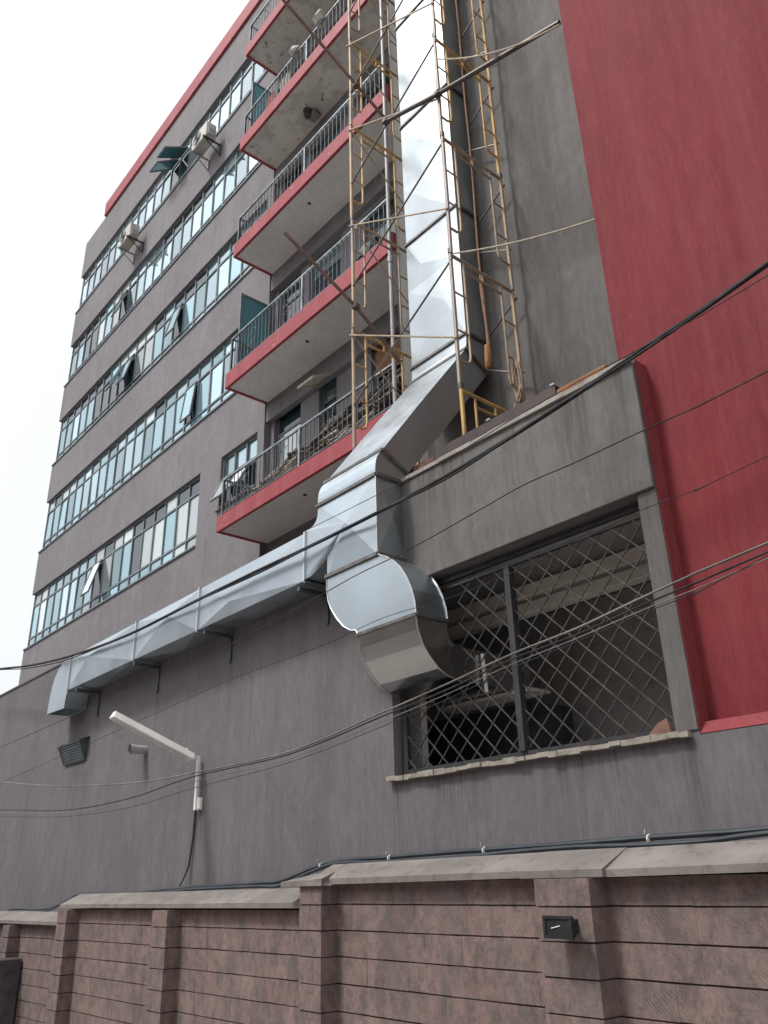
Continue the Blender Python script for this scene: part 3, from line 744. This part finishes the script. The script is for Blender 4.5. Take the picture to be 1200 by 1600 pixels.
for i in range(90):
    t = i/90*2*math.pi*5; k_ = i/90
    pts.append((-5.12+.055*math.sin(t)+.05*k_, 6.5+.02*math.cos(t*1.3), 6.82+.3*math.cos(t)*(1-.25*math.sin(i*.7)**2)-.02*k_))
cl.tube(pts, .012, 6)
pts = [(-5.06, 6.5, 6.75)]
for i in range(1, 12): pts.append((-5.06+.015*math.sin(i*1.3), 6.5-.045*i, 6.75-.115*i))
cl.tube(pts, .012, 6)
tag(part('rope_coil', cl, ROPE, None, True), 'coil of tan rope hanging against the grey wall at the right of the scaffold', 'rope')

# ------------------------------------------------------------------ steel and plank on the parapet
bm_ = MB().box(-5.3, -3.78, 5.34, 5.352, 5.37, 5.625).box(-5.3, -3.78, 5.352, 5.42, 5.37, 5.38).box(-5.3, -3.78, 5.352, 5.42, 5.615, 5.625)
tag(part('steel_channel', bm_, CHAN, None, bevel=.002), 'dark steel channel lying on the parapet right of the scaffold foot', 'steel beam')
tag(part('steel_angle', MB().box(-6.05, -5.37, 5.345, 5.353, 5.37, 5.575).box(-6.05, -5.37, 5.353, 5.42, 5.37, 5.378), RUST, None), 'rusty steel angle lying along the parapet behind the duct', 'steel beam')
tag(part('plank', MB().box(-3.7, -3.19, 5.25, 5.41, 5.368, 5.5), PLANK, None, bevel=.004), 'short orange brown plank on the parapet beside the red block', 'plank')
bl = MB()
for x in (-4.62, -3.83): bl.box(x, x+.05, 5.33, 5.37, 5.626, 5.65)
tag(part('clamp_pair', bl, PVC, None, bevel=.004), 'two small pale clamps on top of the dark steel channel', 'clamp')

# ================================================================== things on the podium wall
lv = thing('louvre_vent', 'dark square louvred vent box sticking out of the wall at the left', 'vent')
lx0, lx1 = -14.33, -13.43
def LV(t, o=0.0): return (5.05+.135*t-o*.9, 3.745-.295*t-o*.43)      # (y, z) down the tilted face
def lprism(nm, t0, t1, o0, o1, xa, xb): part(nm, MB().prism([LV(t0, o0), LV(t1, o0), LV(t1, o1), LV(t0, o1)], 'X', xa, xb), LOUV, lv)
part('casing', MB().prism([LV(0), LV(1), (YD-.002, 3.45), (YD-.002, 3.81), (5.1, 3.78)], 'X', lx0+.01, lx0+.02).prism([LV(0), LV(1), (YD-.002, 3.45), (YD-.002, 3.81), (5.1, 3.78)], 'X', lx1-.02, lx1-.01), LOUV, lv)
part('hood', MB().prism([LV(0, .012), LV(0, -.01), (YD-.002, 3.80), (YD-.002, 3.815)], 'X', lx0-.01, lx1+.06), LOUV, lv)
lprism('frame_bar', 0, .06, -.004, .016, lx0, lx1); lprism('frame_bar', .94, 1.0, -.004, .016, lx0, lx1)
lprism('frame_bar', .06, .94, -.003, .015, lx0, lx0+.03); lprism('frame_bar', .06, .94, -.003, .015, lx1-.03, lx1)
part('back_panel', MB().prism([LV(.03, -.03), LV(.97, -.012), (YD-.003, 3.46), (YD-.003, 3.78)], 'X', lx0+.03, lx1-.03), DARK, lv)
for i in range(7):
    t = .09+i*.123
    part('slat', MB().prism([LV(t, .0), LV(t+.085, .012), LV(t+.095, .009), LV(t+.01, -.004)], 'X', lx0+.03, lx1-.03), LOUV, lv)
ps = thing('pipe_stub', 'short grey pipe stub poking out of the wall between vent and lamp', 'pipe')
pc = at(228, 1172, YD)
part('pipe', MB().tube([(pc.x, YD+.01, pc.z), (pc.x, YD-.24, pc.z)], .06, 16, False).tube([(pc.x, YD-.24, pc.z), (pc.x, YD-.19, pc.z)], .07, 16, False), PVC, ps, True)
part('pipe_mouth', MB().tube([(pc.x, YD-.235, pc.z), (pc.x, YD-.225, pc.z)], .055, 16), DARK, ps)

tl = thing('tube_lamp', 'long white tube lamp fitting leaning out from the wall on a bracket', 'lamp')
b0 = Vector((-9.62, 5.06, 3.03)); e0 = Vector((-9.72, 4.02, 3.47))
dx = (e0-b0).normalized(); up = Vector((0, 0, 1)); up = (up-dx*up.dot(dx)).normalized(); sd_ = dx.cross(up)
sec = [(-.04, .05), (.04, .05), (.09, -.035), (-.09, -.035)]
mb = MB(); vs_ = []
for q in (b0, e0):
    for (s1, s2) in sec: vs_.append(q+sd_*s1+up*s2)
mb.add(vs_, [(0, 1, 2, 3), (7, 6, 5, 4)]+[(i, i+4, (i+1) % 4+4, (i+1) % 4) for i in range(4)])
part('housing', mb, WHITEM, tl, bevel=.006)
part('diffuser', MB().tube([b0+dx*.06-up*.043, e0-dx*.06-up*.043], .013, 8), SOFF, tl, True)
part('end_clip', MB().tube([b0+dx*.1+up*.04, b0+dx*.1+up*.075], .025, 8), PVC, tl)
part('bracket', MB().box(-9.645, -9.605, 5.13, 5.16, 2.42, 3.06).box(-9.645, -9.605, 5.04, 5.13, 3.02, 3.06), WHITEM, tl)
part('junction_box', MB().box(-9.6, -9.54, 5.15, YD-.002, 2.42, 2.56), WHITEM, tl, bevel=.008)
part('foot', MB().box(-9.64, -9.61, 5.161, YD-.002, 2.44, 2.47), WHITEM, tl)
pts = [(-9.68, 5.18, 2.42), (-9.7, 5.18, 2.1), (-9.74, 5.17, 1.8), (-9.76, 5.12, 1.66), (-9.74, 5.05, 1.56)]
tubething('lamp_cable', pts, .013, CONDM, 'dark cable dropping from the lamp bracket to the wall top', 'cable')

# stains: small holes in the tower wall
# ================================================================== AC units
def ac(x, z, label):
    t = thing('ac_unit', label, 'air conditioner', (x, 7.28, z), 'air conditioners on the top storey')
    part('casing', MB().box(-.40, .40, -.15, .16, 0, .52), ACM, t, bevel=.02)
    part('fan_guard', MB().tube([(-.1, -.152, .26), (-.1, -.165, .26)], .2, 20), PVC, t)
    for q in range(4): part('fan_ring', MB().tube([(-.1+(.03+.05*q)*math.cos(a*.4488), -.17, .26+(.03+.05*q)*math.sin(a*.4488)) for a in range(15)], .005, 4), DARKST, t)
    part('side_cover', MB().box(.402, .43, -.1, .1, .05, .3), PVC, t, bevel=.008)
    for q in (-.33, .33): part('bracket', MB().box(q-.02, q+.02, -.2, .36, -.045, -.005).box(q-.02, q+.02, .33, .365, -.4, -.045).bar((q, -.15, -.04), (q, .34, -.38), .025), DARKST if q > 0 else PVC, t)
ac(-15.55, 20.02, 'cream air conditioner with brackets right of the two raised teal window lights')
ac(-20.3, 19.95, 'cream air conditioner under the top ribbon window near the tower corner')

# ================================================================== things on the balconies
random.seed(5)
tp = thing('timber_pile', 'untidy pile of old timber and offcuts on the lowest balcony', 'timber', (0, 0, 0))
for i in range(285):
    x = random.uniform(-11.4, -7.7); L = random.uniform(.5, 1.5); f_ = (x+11.4)/3.7
    z = 7.74+random.random()*(.15+.62*f_)
    y = random.uniform(6.84, 7.12)
    tw = random.uniform(.03, .09); th = random.uniform(.015, .04)
    mt = random.choice([WOOD, WOODD, WOODP, WOODD, WOOD, WOODD, WOODD])
    o = part('board', MB().box(-L/2, L/2, -tw/2, tw/2, -th/2, th/2), mt, tp, loc=(max(min(x, -7.65-L/2), -11.6+L/2), y, z),
             rot=(random.uniform(-.5, .5), random.uniform(-.3, .1), random.uniform(-.12, .12)))
tag(part('black_bag', MB().tube([(-8.2, 6.98, 10.82), (-8.2, 6.98, 10.87), (-8.17, 6.98, 11.0), (-8.14, 6.99, 11.13), (-8.12, 7.0, 11.22), (-8.1, 7.0, 11.3)], [.2, .26, .27, .2, .07, .1], 12), BLACKP, None, True),
    'black plastic bag standing inside the second balcony behind the left scaffold post', 'bag')
def sack(x, z, s, label, mat=CLOTH):
    me = MB(); pts = [(x, 6.77, z-.13*s), (x-.03, 6.74, z-.06), (x+.05, 6.76, z+.03*s), (x+.03, 6.78, z+.07*s)]
    me.tube(pts, [.10*s, .125*s, .10*s, .06*s], 14)
    me.v = [(vx+.07*noise.noise(Vector((vx*7, vy*7, vz*7+s))), vy+.05*noise.noise(Vector((vz*9, vx*9, s))), vz+.06*noise.noise(Vector((vy*8, vz*8, vx*8)))) for vx, vy, vz in me.v]; tag(part('sack', me, mat, None, True), label, 'sack', 'bundles on the upper balcony rail')
sack(-9.4, 18.0, 1.2, 'large pale bundle resting on the upper balcony rail, nearer the duct')
sack(-10.3, 17.93, .95, 'small pale bundle on the upper balcony rail, farther from the duct')
def cloth(x, w_, z0, z1, mat, label):
    me = MB(); n_ = 8
    for i in range(n_):
        xa, xb = x+w_*i/n_, x+w_*(i+1)/n_; ya, yb = 6.83+.02*math.sin(i*1.9), 6.83+.02*math.sin((i+1)*1.9)
        me.add([(xa, ya, z0+.03*math.sin(i)), (xb, yb, z0+.03*math.sin(i+1)), (xb, yb, z1), (xa, ya, z1),
                (xa, ya+.01, z0+.03*math.sin(i)), (xb, yb+.01, z0+.03*math.sin(i+1)), (xb, yb+.01, z1), (xa, ya+.01, z1)],
               [(0, 1, 2, 3), (5, 4, 7, 6), (0, 4, 5, 1), (3, 2, 6, 7)])
    tag(part('hanging_cloth', me, mat, None, True), label, 'laundry', 'laundry on the balcony')
cloth(-11.0, .35, 17.25, 17.75, CLOTH, 'pale cloth hanging inside the railing of the fourth balcony')
cloth(-11.55, .3, 17.25, 17.7, CLOTHR, 'reddish cloth hanging inside the railing of the fourth balcony')
lf = thing('broken_lamp', 'broken lamp fitting hanging under the soffit of the fourth balcony', 'lamp')
part('casing', MB().box(-10.72, -10.46, 7.36, 7.56, 16.72, 16.852), COPE, lf, bevel=.02)
part('dark_cover', MB().tube([(-10.62, 7.32, 16.85), (-10.64, 7.32, 16.75), (-10.7, 7.33, 16.68)], [.11, .09, .03], 9), DARKST, lf)
part('wire', MB().tube([(-10.1, 7.32, 16.85), (-10.1, 7.32, 16.72)], .008, 5).tube([(-10.1, 7.32, 16.72), (-10.1, 7.32, 16.69)], .02, 6), DARKST, lf)

# ================================================================== BOUNDARY WALL
def mk_cope(parent, x0, x1, zl, slope, yfront, yback, rise, lip=.045, mat=None):
    mb = MB(); n_ = max(2, int((x1-x0)/.35)); rnd = [random.uniform(-1, 1) for _ in range(n_+1)]
    secs = []
    for i in range(n_+1):
        x = x0+(x1-x0)*i/n_; z = zl+slope*(x-x1); j = rnd[i]*.004
        secs.append([(x, yfront+j, z), (x, yfront+j*.6, z+lip+j*.5), (x, yback, z+lip+rise+j*.4), (x, YD-.004, z+lip+rise+.002), (x, YD-.004, z)])
    m5 = 5
    for a, b in zip(secs, secs[1:]):
        for k_ in range(m5): mb.add([a[k_], a[(k_+1) % m5], b[(k_+1) % m5], b[k_]], [(0, 1, 2, 3)])
    mb.add(secs[0], [tuple(range(m5))]); mb.add(secs[-1], [tuple(reversed(range(m5)))])
    return part('coping', mb, mat or COPE, parent)
stoneM = []
for i in range(6):
    mb = MB().box(-.5, .5, -.5, .5, -.5, .5); me = mb.mesh('stone', STONE); stoneM.append(me)
def stone_mesh(L, D_, H):
    j = lambda a: random.uniform(-a, a)
    mb = MB(); v = []
    for z in (0, H):
        for y in (0, D_):
            for x in (0, L): v.append((x, y+(j(.0014) if y == 0 else 0), z+j(.0022)))
    return mb.add(v, [(0, 2, 3, 1), (4, 5, 7, 6), (0, 1, 5, 4), (2, 6, 7, 3), (0, 4, 6, 2), (1, 3, 7, 5)]).mesh('stone', STONE, False, 0)
random.seed(21)
lib = {}
def get_stone(L, D_, H):
    k_ = (round(L, 1), D_, round(H, 2))
    if k_ not in lib: lib[k_] = [stone_mesh(k_[0]-.0006, D_, H-.011) for _ in range(5)]
    return random.choice(lib[k_])
def wall_run(parent, x0, x1, ztop, slope, zmin, pil, yf=YW, yp=4.63):
    """courses .2 m high, counted down from the joint below the coping; pil = pilaster spans"""
    part('core', MB().add([(x0, yf+.012, -.6), (x1, yf+.012, -.6), (x1, YD-.003, -.6), (x0, YD-.003, -.6), (x0, yf+.012, ztop+slope*(x0-x1)), (x1, yf+.012, ztop), (x1, YD-.003, ztop), (x0, YD-.003, ztop+slope*(x0-x1))],
        [(0, 3, 2, 1), (4, 5, 6, 7), (0, 1, 5, 4), (2, 3, 7, 6), (0, 4, 7, 3), (1, 2, 6, 5)]), MORT, parent)
    for (a, b) in pil: part('core', MB().box(a+.012, b-.012, yp+.012, yf+.011, -.6, ztop-.02+slope*((a+b)/2-x1)), MORT, parent)
    spans = []; x = x0
    for a, b in pil: spans += [(x, a-.001, False), (a, b, True)]; x = b+.001
    spans.append((x, x1, False))
    c = 0; zt_ = ztop
    while zt_ > zmin:
        h = .17 if c == 0 else .2
        for (a, b, isp) in spans:
            if b-a < .05: continue
            if isp:
                me = get_stone(b-a, .2, h) if False else stone_mesh(b-a, yf-yp+.02, h-.011)
                o = link('stone', me, parent, (a, yp+random.uniform(-.002, .002), zt_-h+.0055+slope*((a+b)/2-x1)), (0, -math.atan(slope), 0)); continue
            x = a; first = True
            while x < b-.01:
                L = random.choice([.3, .4, .4, .5]) if not first else random.choice([.2, .3, .4]); first = False
                if x+L > b-.15: L = b-x
                me = stone_mesh(L-.0006, .06, h-.011) if L > .55 or abs(L*10-round(L*10)) > .01 else get_stone(L, .06, h)
                link('stone', me, parent, (x, yf+random.uniform(-.0012, .0008), zt_-h+.0055+slope*(x-x1)), (0, -math.atan(slope), 0))
                x += L
        zt_ -= h; c += 1
bwA = thing('boundary_wall', 'higher right stretch of reddish stone boundary wall with pale coping', 'wall', group='stepped stone boundary wall')
wall_run(bwA, -6.66, -1.2, 1.575, 0, 0, [(-6.64, -6.32), (-3.94, -3.5)])
mk_cope(bwA, -6.60, -4.1, 1.577, .006, YW-.09, YW+.17, .12)
mk_cope(bwA, -4.1, -3.42, 1.574, 0, YW-.13, YW+.17, .125)
mk_cope(bwA, -3.42, -1.2, 1.59, .008, YW-.09, YW+.17, .125)
part('coping', MB().add([(-6.9, 4.6, 1.555), (-6.28, 4.6, 1.555), (-6.28, 5.18, 1.555), (-6.9, 5.18, 1.555), (-6.9, 4.6, 1.592), (-6.28, 4.6, 1.61), (-6.45, 4.97, 1.70), (-6.9, 5.0, 1.62)],
     [(0, 3, 2, 1), (4, 5, 6, 7), (0, 1, 5, 4), (1, 2, 6, 5), (2, 3, 7, 6), (3, 0, 4, 7)]), COPE, bwA)
bwB = thing('boundary_wall', 'middle stretch of stone boundary wall, one step lower', 'wall', group='stepped stone boundary wall')
wall_run(bwB, -12.36, -6.665, 1.36, .006, -.45, [(-12.33, -12.0), (-9.5, -9.14)])
mk_cope(bwB, -12.5, -6.67, 1.375, .006, YW-.09, YW+.17, .12)
bwC = thing('boundary_wall', 'lowest left stretch of stone boundary wall behind the concrete pier', 'wall', group='stepped stone boundary wall')
wall_run(bwC, -15.9, -12.365, 1.12, .01, -.45, [(-14.5, -14.2)])
mk_cope(bwC, -16.0, -12.51, 1.125, .006, YW-.09, YW+.17, .11)
part('core', MB().box(-40, -15.95, YW, YD-.003, -.6, 1.05), MORT, bwC)
tag(part('concrete_pier', MB().box(-17, -13.9, 3.3, 4.78, -.6, .667), PIER, None, bevel=.012), 'low stained concrete pier before the boundary wall at the left', 'pier')
# bulkhead lamp on the right pilaster
bk = thing('bulkhead_lamp', 'small black rounded flood lamp fixed on the stone pilaster', 'lamp')
bz, bx = 1.297, -3.663
part('housing', MB().box(bx-.1, bx+.1, 4.50, 4.565, bz-.055, bz+.055), BLACKP, bk, bevel=.018)
part('rim', MB().box(bx-.112, bx+.112, 4.482, 4.5, bz-.064, bz-.047).box(bx-.112, bx+.112, 4.482, 4.5, bz+.047, bz+.064).box(bx-.112, bx-.092, 4.483, 4.5, bz-.047, bz+.047).box(bx+.092, bx+.112, 4.483, 4.5, bz-.047, bz+.047), BLACKP, bk)
part('lens', MB().box(bx-.092, bx+.092, 4.49, 4.499, bz-.047, bz+.047), BLACKP, bk)
part('lens_glint', MB().tube([(bx-.05, 4.487, bz-.006), (bx+.02, 4.487, bz+.008)], .003, 6), TIE, bk)  # white sliver on the lens, a reflected glint put in as a part
part('mount', MB().box(bx-.05, bx+.05, 4.565, 4.63, bz-.04, bz+.04), BLACKP, bk)

# conduits along the top of the wall
cpts = [(0, 1427), (20, 1420), (60, 1421), (85, 1416), (110, 1403), (130, 1397), (200, 1396), (290, 1387), (400, 1380), (440, 1376), (490, 1356), (530, 1345), (600, 1340), (700, 1332), (800, 1325), (900, 1318), (1000, 1310), (1100, 1303), (1200, 1295)]
def smooth_pts(P_, n_=5):
    out = []
    for i in range(len(P_)-1):
        p0, p1, p2, p3 = P_[max(i-1, 0)], P_[i], P_[i+1], P_[min(i+2, len(P_)-1)]
        for j in range(n_):
            t = j/n_; out.append(.5*((2*p1)+(-p0+p2)*t+(2*p0-5*p1+4*p2-p3)*t*t+(-p0+3*p1-3*p2+p3)*t**3))
    out.append(P_[-1]); return out
base = [at(x, y, 5.03) for x, y in cpts]
base = [Vector((-19, 5.03, 1.2))]+base+[Vector((-1.2, 5.03, 1.86))]
c1 = tag(part('conduit', MB().tube(smooth_pts(base), .019, 8), CONDM, None, True), 'upper of two dark blue conduits lying along the stone wall top', 'conduit')
low = [p_+Vector((0, -.03, -.034+.012*math.sin(i*1.7))) for i, p_ in enumerate(base)]
c2 = tag(part('conduit', MB().tube(smooth_pts(low), .017, 8), CONDM, None, True), 'lower of two dark blue conduits lying along the stone wall top', 'conduit')
for (x, y, lab_) in ((500, 1352, 'white cable tie where the conduits climb the coping step'), (607, 1340, 'white cable tie right of the coping step, left of the barred opening sill'), (755, 1328, 'white cable tie on the conduits below the middle of the barred opening'), (1012, 1309, 'white cable tie on the conduits right of the stone pilaster lamp')):
    q = at(x, y, 5.0)
    o = tag(part('cable_tie', MB().tube([(q.x-.005, q.y+.02, q.z-.01), (q.x+.005, q.y+.02, q.z-.01)], .034, 8).tube([(q.x, q.y-.03, q.z+.02), (q.x+.01, q.y-.035, q.z+.05)], .004, 4), TIE, None),
            lab_, 'cable tie', 'ties on the conduits')

# ================================================================== street cables
def cable(name, P_, Y, r, mat, label, ext=6):
    q = [at(x, y, Y) for x, y in P_]
    a = q[0]+(q[0]-q[1]).normalized()*ext; b = q[-1]+(q[-1]-q[-2]).normalized()*5
    q = smooth_pts([a]+q+[b], 6)
    return tag(part(name, MB().tube(q, r, 7), mat, None, True), label, 'cable')
main = [(0, 1045), (45, 1040), (110, 1025), (200, 992), (300, 942), (400, 893), (475, 858), (580, 806), (700, 742), (850, 650), (980, 562), (1100, 482), (1200, 412)]
cable('overhead_cable', main, 4.7, .019, CABLE, 'thickest black overhead cable crossing in front of the ducts')
cable('overhead_cable', [(x, y+1.5+3*math.sin(x*.02)) for x, y in main], 4.69, .010, CABLE, 'thin black cable twisted along the thickest black cable')
cable('overhead_wire', [(0, 1168), (110, 1120), (200, 1082), (300, 1038), (420, 975), (510, 925), (560, 897), (640, 858), (740, 802), (820, 757), (900, 722), (1000, 675), (1100, 630), (1200, 580)], 4.4, .0045, CABLE, 'single thin wire passing below the thick cable and across the duct elbow')
cable('overhead_wire', [(300, 1092), (420, 1050), (560, 985), (700, 925), (800, 880), (900, 835), (1000, 800), (1100, 760), (1200, 715)], 4.45, .005, CABLE, 'very thin dark wire crossing the grille and the red wall') if False else None
cable('overhead_wire', [(220, 1125), (360, 1062), (500, 1010), (600, 965), (700, 935), (800, 895), (900, 848), (1000, 798), (1100, 760), (1200, 712)], 4.5, .003, CABLE, 'very thin wire crossing the top of the barred opening')
cable('overhead_wire', [(480, 828), (560, 788), (700, 716), (800, 655), (900, 598), (1000, 545), (1100, 490), (1200, 430)], 4.6, .0035, CABLE, 'finest dark wire just above the thick black cable', .05)
bun = [(0, 1222), (50, 1226), (100, 1228), (200, 1224), (300, 1208), (450, 1175), (600, 1112), (700, 1068), (800, 1022), (900, 982), (1000, 935), (1100, 890), (1200, 848)]
cable('overhead_cable', bun, 4.3, .0075, CABLEG, 'pale upper cable of the sagging bundle across the barred opening')
cable('overhead_cable', [(x, y+5+(x > 500)*2) for x, y in bun[5:]][:0] or [(0, 1265), (100, 1266), (200, 1248), (300, 1214), (450, 1179), (600, 1118), (700, 1077), (800, 1030), (900, 992), (1000, 947), (1100, 905), (1200, 862)], 4.28, .0065, CABLE, 'dark second cable of the sagging bundle')
cable('overhead_cable', [(0, 1270), (100, 1270), (200, 1254), (300, 1222), (450, 1186), (600, 1126), (700, 1084), (800, 1038), (900, 998), (1000, 955), (1100, 915), (1200, 872)], 4.26, .0035, CABLEG, 'thin third wire of the sagging bundle')
cable('overhead_cable', [(0, 1276), (100, 1276), (200, 1262), (300, 1232), (450, 1192), (600, 1134), (700, 1092), (800, 1044), (900, 1003), (1000, 960), (1100, 920), (1200, 868)], 4.24, .003, CABLE, 'lowest and thinnest wire of the sagging bundle')
